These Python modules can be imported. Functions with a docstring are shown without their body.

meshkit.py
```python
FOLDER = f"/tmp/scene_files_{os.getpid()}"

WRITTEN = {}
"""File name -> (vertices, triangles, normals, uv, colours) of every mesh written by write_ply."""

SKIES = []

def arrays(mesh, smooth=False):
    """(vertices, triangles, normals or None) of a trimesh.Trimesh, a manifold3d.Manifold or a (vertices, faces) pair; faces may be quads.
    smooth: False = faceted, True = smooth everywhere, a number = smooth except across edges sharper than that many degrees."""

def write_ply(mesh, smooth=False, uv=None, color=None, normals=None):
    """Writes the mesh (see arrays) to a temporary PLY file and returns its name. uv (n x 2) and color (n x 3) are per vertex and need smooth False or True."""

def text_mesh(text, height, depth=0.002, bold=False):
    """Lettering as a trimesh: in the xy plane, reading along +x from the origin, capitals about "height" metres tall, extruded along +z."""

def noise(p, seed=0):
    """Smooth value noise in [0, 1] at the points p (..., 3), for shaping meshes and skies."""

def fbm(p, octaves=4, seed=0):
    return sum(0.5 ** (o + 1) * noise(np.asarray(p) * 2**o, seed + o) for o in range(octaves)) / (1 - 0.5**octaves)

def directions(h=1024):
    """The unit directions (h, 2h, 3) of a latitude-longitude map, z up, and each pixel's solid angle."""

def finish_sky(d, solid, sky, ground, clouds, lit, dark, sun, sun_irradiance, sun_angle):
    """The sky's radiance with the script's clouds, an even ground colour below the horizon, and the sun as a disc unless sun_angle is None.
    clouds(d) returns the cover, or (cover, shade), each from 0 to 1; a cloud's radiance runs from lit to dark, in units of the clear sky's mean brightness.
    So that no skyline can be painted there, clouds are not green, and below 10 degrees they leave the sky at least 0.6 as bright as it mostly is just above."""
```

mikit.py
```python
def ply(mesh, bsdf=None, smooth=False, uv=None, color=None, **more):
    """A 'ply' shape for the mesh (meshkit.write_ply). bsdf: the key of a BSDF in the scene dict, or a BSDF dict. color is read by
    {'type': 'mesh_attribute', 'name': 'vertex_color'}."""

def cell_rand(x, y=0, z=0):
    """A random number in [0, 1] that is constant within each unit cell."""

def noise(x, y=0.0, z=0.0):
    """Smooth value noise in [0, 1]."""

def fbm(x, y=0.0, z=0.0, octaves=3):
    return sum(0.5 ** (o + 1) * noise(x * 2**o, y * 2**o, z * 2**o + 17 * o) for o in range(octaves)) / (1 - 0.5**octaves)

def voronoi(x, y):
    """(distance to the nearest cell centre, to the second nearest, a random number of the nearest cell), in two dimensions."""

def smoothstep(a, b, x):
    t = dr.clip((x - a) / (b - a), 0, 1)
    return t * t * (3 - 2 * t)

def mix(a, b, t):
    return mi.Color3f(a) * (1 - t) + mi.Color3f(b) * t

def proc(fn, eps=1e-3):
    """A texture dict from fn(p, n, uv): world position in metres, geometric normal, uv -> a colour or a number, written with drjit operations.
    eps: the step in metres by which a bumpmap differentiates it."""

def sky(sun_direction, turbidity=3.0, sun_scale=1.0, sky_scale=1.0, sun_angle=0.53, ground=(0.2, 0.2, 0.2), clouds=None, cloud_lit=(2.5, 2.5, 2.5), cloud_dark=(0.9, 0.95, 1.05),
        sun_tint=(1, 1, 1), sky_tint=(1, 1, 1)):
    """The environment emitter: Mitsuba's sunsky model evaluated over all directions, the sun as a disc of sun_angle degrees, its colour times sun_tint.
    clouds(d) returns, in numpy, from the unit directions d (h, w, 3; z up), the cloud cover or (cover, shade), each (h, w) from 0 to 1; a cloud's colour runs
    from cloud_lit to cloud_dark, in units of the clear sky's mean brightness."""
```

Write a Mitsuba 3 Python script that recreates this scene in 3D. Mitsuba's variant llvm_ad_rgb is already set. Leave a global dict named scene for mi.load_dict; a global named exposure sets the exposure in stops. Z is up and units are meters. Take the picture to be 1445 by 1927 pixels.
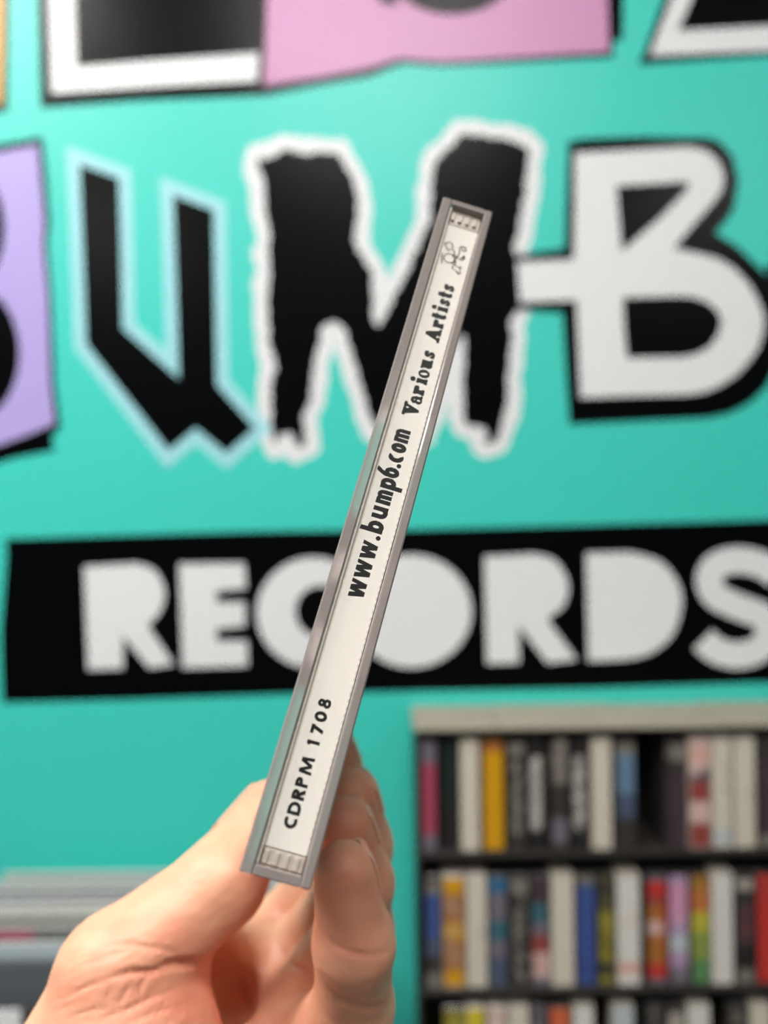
import math, random, sys
import numpy as np, trimesh, mitsuba as mi, drjit as dr
sys.path.insert(0, '/opt/lang')
import mikit, meshkit
from shapely.geometry import Polygon, LineString, Point, MultiPolygon, box as sbox
from shapely.ops import unary_union
from shapely import affinity

random.seed(7)
rng = np.random.default_rng(7)
scene, labels = {}, {}
T = mi.ScalarTransform4f

# ------------------------------------------------------------------ camera, light, exposure
FOCAL = 1336.0                       # pixels, of the 1445 x 1927 frame
ROLL = math.radians(0.7)
EYE = np.array([0.0, 0.0, 1.5])
RIGHT = np.array([math.cos(ROLL), 0, -math.sin(ROLL)])
UP = np.array([math.sin(ROLL), 0, math.cos(ROLL)])
FWD = np.array([0.0, 1.0, 0.0])
exposure = 0.08
scene['camera'] = {'type': 'thinlens', 'fov': math.degrees(2 * math.atan(722.5 / FOCAL)), 'fov_axis': 'x',
                   'aperture_radius': 0.00145, 'focus_distance': 0.1175, 'near_clip': 0.01, 'far_clip': 50.0,
                   'to_world': T().look_at(origin=EYE.tolist(), target=(EYE + FWD).tolist(), up=UP.tolist())}
# ceiling lamps: (centre x, y, half width, half depth, radiance)
CEILING_Z = 2.75
LAMPS = [(-1.0, 0.02, 0.32, 0.26, 27.0), (0.0, -0.42, 0.32, 0.32, 17.0), (-1.2, -1.5, 0.3, 0.3, 7.0), (1.3, -1.2, 0.3, 0.3, 9.0)]
LAMP_TINT = np.array([1.0, 0.952, 0.915])


def P(px, py, Y):
    """The point of the place at depth Y (metres before the lens) that the photograph shows at this pixel."""
    return EYE + Y * (FWD + RIGHT * (px - 722.5) / FOCAL - UP * (py - 963.5) / FOCAL)


def cam2world(v):
    return v[0] * RIGHT + v[1] * FWD + v[2] * UP


def lin(r, g, b):
    c = np.array([r, g, b]) / 255.0
    return np.where(c <= 0.04045, c / 12.92, ((c + 0.055) / 1.055) ** 2.4)


def rgb(c):
    return {'type': 'rgb', 'value': [float(x) for x in c]}


# ------------------------------------------------------------------ materials
def mat(name, c, rough=0.6, spec=0.4, **more):
    scene[name] = {'type': 'twosided', 'bsdf': {'type': 'principled', 'base_color': rgb(c) if not isinstance(c, dict) else c, 'roughness': rough, 'specular': spec, **more}}
    return name


mat('teal_paint', lin(66, 213, 199), 0.42, 0.45)
mat('black_vinyl', lin(5, 6, 8), 0.26, 0.12)
mat('white_vinyl', lin(236, 238, 241), 0.42, 0.45)
mat('pink_vinyl', lin(208, 148, 192), 0.42, 0.45)
mat('lilac_vinyl', lin(181, 166, 228), 0.42, 0.45)
mat('pale_blue_vinyl', lin(164, 226, 236), 0.42, 0.45)
mat('gold_vinyl', lin(222, 170, 70), 0.42, 0.45)
mat('room_white', lin(128, 124, 118), 0.8, 0.3)
mat('ceiling_white', lin(176, 174, 170), 0.9, 0.2)
mat('floor_grey', mikit.proc(lambda p, n, uv: mikit.mix((0.16, 0.15, 0.14), (0.24, 0.225, 0.21), mikit.fbm(p.x * 9, p.y * 9, 0.0))), 0.5)
mat('rack_black', lin(44, 41, 39), 0.55)
mat('rack_top', mikit.proc(lambda p, n, uv: mikit.mix(lin(140, 132, 119).tolist(), lin(156, 148, 134).tolist(), mikit.fbm(p.x * 40, p.y * 60, p.z * 50))), 0.6)
mat('counter_dark', lin(40, 38, 38), 0.5)
mat('bin_grey', lin(84, 90, 97), 0.45)
mat('bin_rim', lin(176, 196, 206), 0.4)
mat('print_colour', {'type': 'mesh_attribute', 'name': 'vertex_color'}, 0.35, 0.5)
mat('case_clear_light', lin(165, 158, 146), 0.25, 0.6)
mat('case_dark', lin(44, 42, 42), 0.25, 0.6)
mat('sleeve_edge', lin(178, 178, 176), 0.5)
mat('stack_case', lin(150, 165, 166), 0.25, 0.6)
mat('paper_white', lin(238, 233, 226), 0.8, 0.2)
mat('ink_black', lin(20, 19, 20), 0.6, 0.3)
mat('disc_silver', lin(190, 190, 196), 0.3, 0.5, metallic=0.8)
mat('tray_grey', lin(200, 192, 190), 0.5)
mat('nail', lin(226, 164, 142), 0.35, 0.5)
mat('lamp_frame', lin(220, 220, 220), 0.5)
scene['lamp_diffuser'] = {'type': 'twosided', 'bsdf': {'type': 'diffuse', 'reflectance': rgb((0.8, 0.8, 0.8))}}


# ------------------------------------------------------------------ helpers
def add(key, mesh, bsdf, smooth=False, **kw):
    assert key not in scene, key
    scene[key] = mikit.ply(mesh, bsdf, smooth, **kw)
    return key


def numbered(name):
    if name not in scene and name not in labels and not any(k.startswith(name + '__') for k in scene):
        return name
    i = 1
    while f'{name}_{i:03d}' in scene or f'{name}_{i:03d}' in labels or any(k.startswith(f'{name}_{i:03d}__') for k in scene):
        i += 1
    return f'{name}_{i:03d}'


def tag(key, label, category=None, group=None, kind=None):
    e = {}
    if label: e['label'] = label
    if category: e['category'] = category
    if group: e['group'] = group
    if kind: e['kind'] = kind
    labels[key] = e
    return key


def bx(x0, x1, y0, y1, z0, z1):
    return trimesh.creation.box(extents=[x1 - x0, y1 - y0, z1 - z0], transform=trimesh.transformations.translation_matrix([(x0 + x1) / 2, (y0 + y1) / 2, (z0 + z1) / 2]))


def chamfer_box(x0, x1, y0, y1, z0, z1, c=0.001):
    """A box with bevelled edges: the hull of three boxes."""
    pts = []
    for (a, b, d) in ((0, c, c), (c, 0, c), (c, c, 0)):
        for x in (x0 + a, x1 - a):
            for y in (y0 + b, y1 - b):
                for z in (z0 + d, z1 - d):
                    pts.append((x, y, z))
    return trimesh.convex.convex_hull(np.array(pts))


def cat(*ms):
    return trimesh.util.concatenate([m for m in ms if m is not None])


# ------------------------------------------------------------------ the room
WALL_Y = 0.757
X0, X1, Y0, Z0 = -2.3, 2.6, -3.2, 0.0
add('wall_back', bx(X0, X1, WALL_Y, WALL_Y + 0.12, Z0, CEILING_Z), 'teal_paint'); tag('wall_back', 'turquoise painted wall with a large mural of cut-out letters', kind='structure')
add('wall_left', bx(X0 - 0.1, X0, Y0, WALL_Y + 0.12, Z0, CEILING_Z), 'room_white'); tag('wall_left', 'white side wall', kind='structure')
add('wall_right', bx(X1, X1 + 0.1, Y0, WALL_Y + 0.12, Z0, CEILING_Z), 'room_white'); tag('wall_right', 'white side wall', kind='structure')
add('wall_front', bx(X0 - 0.1, X1 + 0.1, Y0 - 0.1, Y0, Z0, CEILING_Z), 'room_white'); tag('wall_front', 'white wall facing the mural', kind='structure')
add('floor', bx(X0 - 0.1, X1 + 0.1, Y0 - 0.1, WALL_Y + 0.12, Z0 - 0.1, Z0), 'floor_grey'); tag('floor', 'grey shop floor', kind='structure')
add('ceiling', bx(X0 - 0.1, X1 + 0.1, Y0 - 0.1, WALL_Y + 0.12, CEILING_Z, CEILING_Z + 0.1), 'ceiling_white'); tag('ceiling', 'white ceiling', kind='structure')
for i, (cx, cy, hw, hd, L) in enumerate(LAMPS):
    k = numbered('ceiling_lamp')
    z = CEILING_Z
    tag(k, ['ceiling panel lamp close to the mural on the left', 'ceiling panel lamp above the held disc case', 'ceiling panel lamp far from the mural, near the left wall', 'ceiling panel lamp near the right wall'][i], 'ceiling lamp', 'ceiling panel lamps')
    b = 0.02
    fr = cat(bx(cx - hw - b, cx - hw, cy - hd - b, cy + hd + b, z - 0.03, z), bx(cx + hw, cx + hw + b, cy - hd - b, cy + hd + b, z - 0.03, z),
             bx(cx - hw, cx + hw, cy - hd - b, cy - hd, z - 0.03, z), bx(cx - hw, cx + hw, cy + hd, cy + hd + b, z - 0.03, z))
    add(k + '__frame', fr, 'lamp_frame')
    v = np.array([[cx - hw, cy - hd, z - 0.025], [cx - hw, cy + hd, z - 0.025], [cx + hw, cy + hd, z - 0.025], [cx + hw, cy - hd, z - 0.025]])
    add(k + '__diffuser', trimesh.Trimesh(v, [[0, 1, 2], [0, 2, 3]], process=False), 'lamp_diffuser')
    scene[k + '__diffuser']['emitter'] = {'type': 'area', 'radiance': rgb(LAMP_TINT * L)}


# ------------------------------------------------------------------ the mural: flat vinyl shapes on the wall
def wall_poly(pts):
    q = [P(x, y, WALL_Y) for x, y in pts]
    return Polygon([(a[0], a[2]) for a in q]).buffer(0)


def mural(poly, level, bsdf, key, label):
    """A flat film on the wall; LEVEL says how many films lie beneath it."""
    polys = [g for g in getattr(poly, 'geoms', [poly]) if g.area > 1e-7]
    d = 0.00025 * level
    ms = []
    for g in polys:
        m = trimesh.creation.extrude_polygon(g, d, engine='earcut')      # (x, z, depth)
        v = m.vertices
        ms.append(trimesh.Trimesh(np.stack([v[:, 0], WALL_Y - v[:, 2], v[:, 1]], 1), m.faces, process=False))
        ms[-1].fix_normals()
    k = numbered(key)
    add(k, cat(*ms), bsdf)
    if label: labels[k] = {'label': label}
    return k


def smooth_pts(pts, n=6, closed=True):
    p = np.array(pts, float)
    out = []
    m = len(p)
    for i in range(m if closed else m - 1):
        a, b, c, d = (p[(i + j) % m] if closed else p[min(max(i + j, 0), m - 1)] for j in (-1, 0, 1, 2))
        for s in np.linspace(0, 1, n, endpoint=False):
            out.append(0.5 * ((2 * b) + (c - a) * s + (2 * a - 5 * b + 4 * c - d) * s ** 2 + (3 * b - a - 3 * c + d) * s ** 3))
    return [tuple(x) for x in out]


def ell(cx, cy, rx, ry, n=64):
    return [(cx + rx * math.cos(a), cy + ry * math.sin(a)) for a in np.linspace(0, 2 * math.pi, n, endpoint=False)]


PX = WALL_Y / FOCAL      # metres of wall per pixel


def ragged(poly, amp, step, seed):
    """Torn-paper edge."""
    r = np.random.default_rng(seed)
    out = []
    for g in getattr(poly, 'geoms', [poly]):
        def ring(co):
            L = LineString(co)
            n = max(8, int(L.length / step))
            q = []
            for i in range(n):
                p = L.interpolate(i / n, normalized=True); p2 = L.interpolate(((i + 0.2) % n) / n, normalized=True)
                t = np.array([p2.x - p.x, p2.y - p.y]); t /= np.linalg.norm(t) + 1e-12
                o = r.normal() * amp
                q.append((p.x - t[1] * o, p.y + t[0] * o))
            return q
        out.append(Polygon(ring(g.exterior.coords), [ring(h.coords) for h in g.interiors]).buffer(0))
    return unary_union(out)


# top row
W_ = 'wall_back__'
g1 = wall_poly([(-90, -120), (20, -120), (18, 0), (15, 140), (14, 210), (-90, 218)])
mural(g1, 1, 'black_vinyl', W_ + 'mural_letter', 'black-edged gold letter tile at the top left corner of the mural')
mural(wall_poly([(-90, -120), (8, -120), (7, 100), (4, 196), (-90, 200)]), 2, 'gold_vinyl', W_ + 'mural_letter__fill', None)
tile = wall_poly([(66, -140), (71, 0), (77, 203), (263, 190), (500, 180), (605, 160), (694, 145), (757, 121), (829, 125), (960, 119), (1154, 108), (1154, 77), (1172, 76), (1174, -140)])
k = mural(tile, 1, 'black_vinyl', W_ + 'mural_letter', 'black letter tile with a white L-shaped stroke beside a pink square')
mural(wall_poly([(88, -140), (92, 0), (97, 176), (290, 164), (484, 153), (487, 100), (300, 113), (145, 126), (141, 0), (138, -140)]), 2, 'white_vinyl', k + '__stroke', 'white L-shaped stroke')
pink = wall_poly([(504, -140), (502, 0), (497, 161), (605, 145), (694, 128), (752, 110), (829, 116), (960, 109), (1146, 98), (1143, 0), (1140, -140)])
blob = wall_poly(ell(850, -62, 122, 90))
blob2 = wall_poly([(690, -60), (712, 4), (745, 12), (760, -40)])
mural(pink, 2, 'pink_vinyl', k + '__square', 'pink square')
mural(unary_union([blob, blob2]), 3, 'black_vinyl', k + '__counter', 'rounded black letter bottom on the pink square')
k = mural(wall_poly([(1284, -140), (1247, 0), (1212, 98), (1200, 122), (1330, 113), (1600, 96), (1600, -140)]), 1, 'black_vinyl', W_ + 'mural_letter', 'black slanted letter with a white outline at the top right corner')
mural(wall_poly([(1300, -140), (1262, 0), (1222, 105), (1445, 96), (1600, 88), (1600, 40), (1445, 49), (1275, 58), (1301, 0), (1345, -140)]), 2, 'white_vinyl', k + '__stroke', 'white slanted stroke')
# lilac tile
k = mural(wall_poly([(-110, 294), (0, 272), (80, 258), (88, 330), (95, 421), (90, 457), (98, 560), (105, 724), (115, 806), (98, 822), (103, 848), (30, 862), (0, 871), (-110, 894)]), 1, 'black_vinyl', W_ + 'mural_letter', 'black-edged lilac tile with a rounded black letter at the left edge')
mural(wall_poly([(-110, 308), (0, 287), (71, 273), (78, 350), (84, 421), (81, 457), (90, 560), (95, 724), (103, 797), (53, 818), (0, 837), (-110, 862)]), 2, 'lilac_vinyl', k + '__square', 'lilac square')
mural(unary_union([wall_poly(ell(-62, 430, 71, 118)), wall_poly(ell(-62, 665, 99, 132)), wall_poly([(-110, 480), (-30, 500), (-20, 560), (-110, 600)])]), 3, 'black_vinyl', k + '__letter', 'rounded black letter')
# blackletter U
U = wall_poly([(150, 309), (224, 336), (228, 470), (231, 618), (337, 713), (332, 540), (326, 367), (402, 396), (405, 560), (408, 724), (480, 806), (426, 853), (369, 806), (318, 848), (163, 648), (157, 480)])
Uo = U.buffer(23 * PX, join_style=2, mitre_limit=2.2)
# ragged M
M = wall_poly([(484, 297), (500, 300), (520, 292), (536, 278), (552, 284), (568, 294), (600, 285), (636, 289), (652, 318), (668, 347), (672, 380), (673, 410), (664, 452), (682, 482), (700, 512), (701, 560), (699, 598), (713, 617), (722, 600), (740, 560), (762, 520), (790, 455),
               (811, 410), (809, 384), (818, 304), (838, 284), (855, 268), (868, 252), (906, 254), (920, 262), (940, 259), (968, 268), (984, 274), (996, 283), (988, 320), (990, 361), (980, 397), (977, 438), (963, 460), (970, 482), (974, 530), (972, 585), (960, 603), (962, 653), (953, 715), (957, 746),
               (947, 787), (936, 828), (911, 836), (917, 808), (896, 800), (875, 798), (872, 756), (874, 679), (875, 632), (868, 628), (850, 660), (820, 745), (795, 812), (765, 838), (735, 826), (700, 797), (680, 730), (655, 642), (648, 618), (626, 602), (604, 618), (600, 645), (589, 684), (584, 750), (570, 787), (573, 839), (562, 843), (548, 812), (526, 817), (518, 836), (510, 802),
               (511, 713), (521, 687), (506, 640), (502, 557), (510, 510), (503, 473), (510, 447), (497, 389), (496, 337)])
M = M.buffer(0)
Mb = ragged(M, 1.6 * PX, 10 * PX, 3)
Mo = ragged(M.buffer(27 * PX, join_style=1), 2.6 * PX, 17 * PX, 5)
k = mural(Mo, 1, 'white_vinyl', W_ + 'mural_letter', 'ragged black letter M with a torn white outline in the middle of the mural')
mural(Mb, 3, 'black_vinyl', k + '__fill', None)
k = mural(Uo, 2, 'pale_blue_vinyl', W_ + 'mural_letter', 'angular black letter with a pale blue outline, left of the ragged M')
mural(U, 3, 'black_vinyl', k + '__fill', None)
# B
Bo = wall_poly([(1069, 267), (1100, 262), (1200, 258), (1334, 260), (1356, 270), (1378, 295), (1388, 340), (1380, 392), (1362, 420), (1344, 438), (1386, 464), (1424, 500), (1448, 525), (1466, 580), (1468, 640), (1455, 700), (1441, 728), (1411, 757), (1372, 777), (1329, 786), (1200, 792), (1071, 798), (1064, 690), (1058, 588), (973, 584), (955, 584), (955, 482), (968, 481), (1062, 468)])
Bw = wall_poly([(1081, 289), (1190, 283), (1293, 277), (1328, 284), (1350, 303), (1361, 330), (1358, 358), (1344, 378), (1300, 428), (1267, 468), (1319, 479), (1352, 488), (1382, 507), (1408, 535), (1424, 562), (1437, 595), (1435, 625), (1426, 655), (1409, 680), (1385, 706), (1355, 726), (1326, 738), (1293, 743), (1200, 745), (1092, 749), (1088, 660), (1084, 566), (978, 570), (973, 494), (1079, 489), (1081, 390)])
h1 = wall_poly([(1159, 351), (1288, 343), (1296, 348), (1292, 358), (1240, 412), (1169, 474), (1164, 410)])
h2 = wall_poly([(1171, 561), (1267, 558), (1300, 559), (1330, 569), (1350, 587), (1357, 604), (1352, 628), (1336, 652), (1312, 666), (1285, 672), (1179, 674), (1174, 620)])
k = mural(Bo, 4, 'black_vinyl', W_ + 'mural_letter', 'white letter B on a black shape, right of the ragged M')
mural(Bw.difference(h1).difference(h2), 5, 'white_vinyl', k + '__stroke', 'white letter B')
mural(wall_poly([(1440, 500), (1520, 470), (1560, 900), (1444, 660), (1447, 560)]), 1, 'black_vinyl', W_ + 'mural_letter', 'black letter edge cut by the right border of the photo')
# RECORDS band
band = wall_poly([(-60, 1020), (5, 1014), (200, 1008), (480, 1000), (760, 997), (1100, 988), (1445, 978), (1640, 972), (1640, 1278), (1445, 1285), (1100, 1296), (700, 1303), (536, 1307), (250, 1317), (5, 1323), (0, 1200), (12, 1047)])
band = band.intersection(wall_poly([(5, 900), (12, 1047), (0, 1130), (5, 1400), (1700, 1400), (1700, 900)]))
kb = mural(band, 1, 'black_vinyl', W_ + 'mural_band', 'black band reading RECORDS in white capitals')


def rec(poly, label):
    mural(poly, 2, 'white_vinyl', kb + '__letter', label)


Rp = [(158, 1066), (210, 1063), (258, 1060)] + smooth_pts([(258, 1060), (292, 1074), (310, 1112), (302, 1150), (279, 1176)], 5, False) + [(279, 1178), (327, 1250), (281, 1257), (231, 1196), (232, 1258), (166, 1260)]
rec(wall_poly(Rp), 'first white R of RECORDS')
rec(wall_poly([(337, 1061), (460, 1060), (463, 1107), (408, 1112), (408, 1134), (461, 1133), (461, 1178), (408, 1183), (408, 1206), (465, 1206), (466, 1253), (344, 1257)]), 'white E of RECORDS')
Cc = wall_poly(ell(590, 1153, 107, 104)).difference(wall_poly(ell(603, 1150, 47, 48))).difference(wall_poly([(610, 1150), (720, 1085), (760, 1150), (720, 1220)]))
rec(Cc, 'white C of RECORDS')
rec(wall_poly(ell(774, 1150, 113, 106)), 'solid white disc for the O of RECORDS')
Rp2 = [(911, 1047), (960, 1045), (1005, 1042)] + smooth_pts([(1005, 1042), (1045, 1055), (1069, 1098), (1060, 1140), (1030, 1163)], 5, False) + [(1030, 1166), (1085, 1241), (1030, 1248), (975, 1176), (977, 1247), (916, 1249)]
rec(wall_poly(Rp2), 'second white R of RECORDS')
Dp = [(1102, 1041), (1185, 1039)] + smooth_pts([(1185, 1039), (1242, 1056), (1276, 1098), (1282, 1142), (1264, 1196), (1220, 1231), (1164, 1243)], 5, False) + [(1107, 1244)]
rec(wall_poly(Dp), 'solid white D of RECORDS')
Sl = LineString([tuple(P(x, y, WALL_Y)[[0, 2]]) for x, y in smooth_pts([(1462, 1082), (1430, 1062), (1385, 1054), (1347, 1065), (1334, 1092), (1348, 1122), (1392, 1143), (1434, 1160), (1447, 1190), (1430, 1220), (1390, 1233), (1348, 1224), (1320, 1200)], 6, False)])
rec(Sl.buffer(25 * PX, cap_style=2), 'white S of RECORDS')
#@@ OBJECTS
# ------------------------------------------------------------------ the cassette rack on the wall
RACK_Y = 0.680
CAS_H, CAS_D = 0.109, 0.0685


MUTE = 0.13        # the haze of the clear cassette boxes over their prints


def colour(name):
    return lin(*[(1 - MUTE) * v + MUTE * 128 for v in PAL[name]])


PAL = dict(cream=(226, 217, 200), white=(235, 232, 226), black=(24, 23, 24), coal=(48, 44, 42), grey=(128, 122, 112), pale=(178, 170, 158), plum=(62, 46, 54), mauve=(112, 104, 118), rose=(168, 62, 88), amber=(226, 160, 8),
           rust=(176, 104, 40), brown=(96, 66, 48), steel=(98, 130, 160), blue=(52, 78, 150), navy=(28, 34, 70), sky=(40, 104, 150), teal=(48, 100, 116), pink=(222, 152, 190), blush=(228, 190, 184), red=(204, 44, 40), brick=(150, 62, 58), orange=(220, 100, 58),
           olive=(150, 140, 44), yellow=(226, 206, 40), leaf=(140, 160, 66), green=(86, 142, 86), lilac=(186, 150, 190), slate=(70, 84, 112), forest=(14, 30, 26), icy=(196, 208, 214), salmon=(232, 178, 160))


def spine_print(bands, marks=None, seed=0, nx=7, ny=72):
    """Colours of an nx x ny grid of vertices for a printed spine. bands: (from, to, colour) top to bottom; marks: (from, to, colour, left, right, density) rows of lettering-like marks."""
    r = np.random.default_rng(seed)
    c = np.zeros((ny, nx, 3))
    for j in range(ny):
        v = j / (ny - 1)
        acc, wsum = np.zeros(3), 0
        for a, b, name in bands:
            w = max(0.0, min(1.0, min(v - a, b - v) / 0.02 + 0.5))
            acc += w * colour(name); wsum += w
        c[j] = acc / max(wsum, 1e-6)
    for a, b, name, l, rr, dens in marks or []:
        j = int(a * ny)
        while j < b * ny:
            h = r.integers(1, 4)
            for i in range(nx):
                if l <= i / (nx - 1) <= rr and r.random() < dens:
                    c[j:min(j + h, int(b * ny)), i] = 0.25 * c[j:min(j + h, int(b * ny)), i] + 0.75 * colour(name)
            j += h + r.integers(0, 2)
    return c


def grid_plate(x0, x1, z0, z1, y, nx, ny):
    xs, zs = np.linspace(x0, x1, nx), np.linspace(z1, z0, ny)
    v = np.array([[x, y, z] for z in zs for x in xs])
    f = []
    for j in range(ny - 1):
        for i in range(nx - 1):
            a = j * nx + i
            f += [[a, a + nx, a + nx + 1], [a, a + nx + 1, a + 1]]
    return trimesh.Trimesh(v, f, process=False)


ROWTOP = [1390, 1648, 1896]           # pixel rows of the tops of the cassettes, at the rack's front
PITCH = 42.7 * RACK_Y / FOCAL
zrow = [P(1100, y, RACK_Y)[2] - CAS_H for y in ROWTOP]           # where the cassettes stand
SH = 0.0055                            # shelf board
rx0 = P(784, 1500, RACK_Y)[0]
rx1 = rx0 + 17 * PITCH + 0.006
rtop = P(1100, 1365, RACK_Y)[2]
rbot = zrow[2] - SH
tag('cassette_rack', 'black slotted cassette rack with pale top board, fixed to the turquoise wall', 'cassette rack')
add('cassette_rack__back_panel', bx(rx0, rx1, WALL_Y - 0.004, WALL_Y - 0.0016, rbot, rtop - 0.004), 'rack_black')
add('cassette_rack__side_panel', chamfer_box(rx0, rx0 + 0.003, RACK_Y + 0.001, WALL_Y - 0.0042, rbot, rtop - 0.0036, 0.0008), 'rack_black')
add('cassette_rack__side_panel_001', chamfer_box(rx1 - 0.003, rx1, RACK_Y + 0.001, WALL_Y - 0.0042, rbot, rtop - 0.0036, 0.0008), 'rack_black')
for i in range(3):
    k = numbered('cassette_rack__shelf')
    add(k, chamfer_box(rx0 + 0.003, rx1 - 0.003, RACK_Y + 0.0005, WALL_Y - 0.0042, zrow[i] - SH, zrow[i], 0.0008), 'rack_black')
edges = [P(778, 1340, RACK_Y)[0], P(938, 1340, RACK_Y)[0], P(1194, 1340, RACK_Y)[0], P(1368, 1340, RACK_Y)[0], rx1 + 0.006]
for i in range(4):
    k = numbered('cassette_rack__top_board')
    dz = [0, 0.0006, -0.0004, 0.0008][i]
    add(k, chamfer_box(edges[i] + 0.0003, edges[i + 1] - 0.0003, RACK_Y - 0.004, WALL_Y - 0.0016, rtop - 0.0034, rtop + dz, 0.001), 'rack_top')
    labels[k] = {'label': 'pale grey-beige top board'}

taken = {0: [], 1: [], 2: []}


def cassette(row, px0, px1, bands, marks, label, dark=True, top=0.0, left_in=0.0):
    """A boxed cassette: outer case with its clear lip, and the printed spine card behind it."""
    k = numbered('cassette')
    tag(k, label, 'cassette', 'cassettes in the black rack')
    py = ROWTOP[row] + 100
    x0, x1 = P(px0, py, RACK_Y)[0], P(px1, py, RACK_Y)[0]
    taken[row].append((x0, x1))
    z0 = zrow[row] + 0.0002
    y0 = RACK_Y + 0.004 + top
    h = CAS_H - 0.001
    add(k + '__case', chamfer_box(x0, x1, y0, RACK_Y + 0.004 + CAS_D - 0.0015, z0, z0 + h, 0.0012), 'case_dark' if dark else 'case_clear_light', False)
    m = grid_plate(x0 + 0.0012, x1 - 0.0012, z0 + 0.002, z0 + h - 0.002, y0 - 0.0002, 7, 72)
    c = spine_print(bands, marks, hash_seed(label)).reshape(-1, 3)
    add(k + '__spine_card', m, 'print_colour', color=c)
    add(k + '__hinge', chamfer_box(x0 + 0.0006, x1 - 0.0006, y0 - 0.0008, y0 - 0.0003, z0 + 0.0008, z0 + 0.0019, 0.0001), 'case_dark' if dark else 'case_clear_light')
    return k


def hash_seed(s):
    return sum((i + 1) * ord(ch) for i, ch in enumerate(s)) % 100003


F = [(0, 1, 'cream')]
faint = [(0.45, 0.75, 'pale', 0.6, 0.9, 0.25)]
cassette(0, 792, 823, [(0, .2, 'mauve'), (.2, .86, 'rose'), (.86, 1, 'mauve')], None, 'cassette with a crimson spine and grey-purple ends, first in the top row of the rack')
cassette(0, 831, 863, [(0, .6, 'forest'), (.6, 1, 'black')], None, 'blackish-green cassette between the crimson one and a cream one in the top row', top=0.004)
cassette(0, 867, 904, F, None, 'plain cream cassette left of the amber one in the top row', dark=False)
cassette(0, 909, 950, [(0, .1, 'rust'), (.1, 1, 'amber')], [(0.05, .95, 'rust', 0, .15, .5)], 'bright amber-yellow cassette, the only yellow one in the top row')
cassette(0, 956, 991, [(0, .03, 'coal'), (.03, .13, 'grey'), (.13, .2, 'coal'), (.2, 1, 'coal')], [(.2, .86, 'pale', .3, .7, .8)], 'dark cassette with a grey dot and thin grey lettering, right of the amber one')
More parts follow.
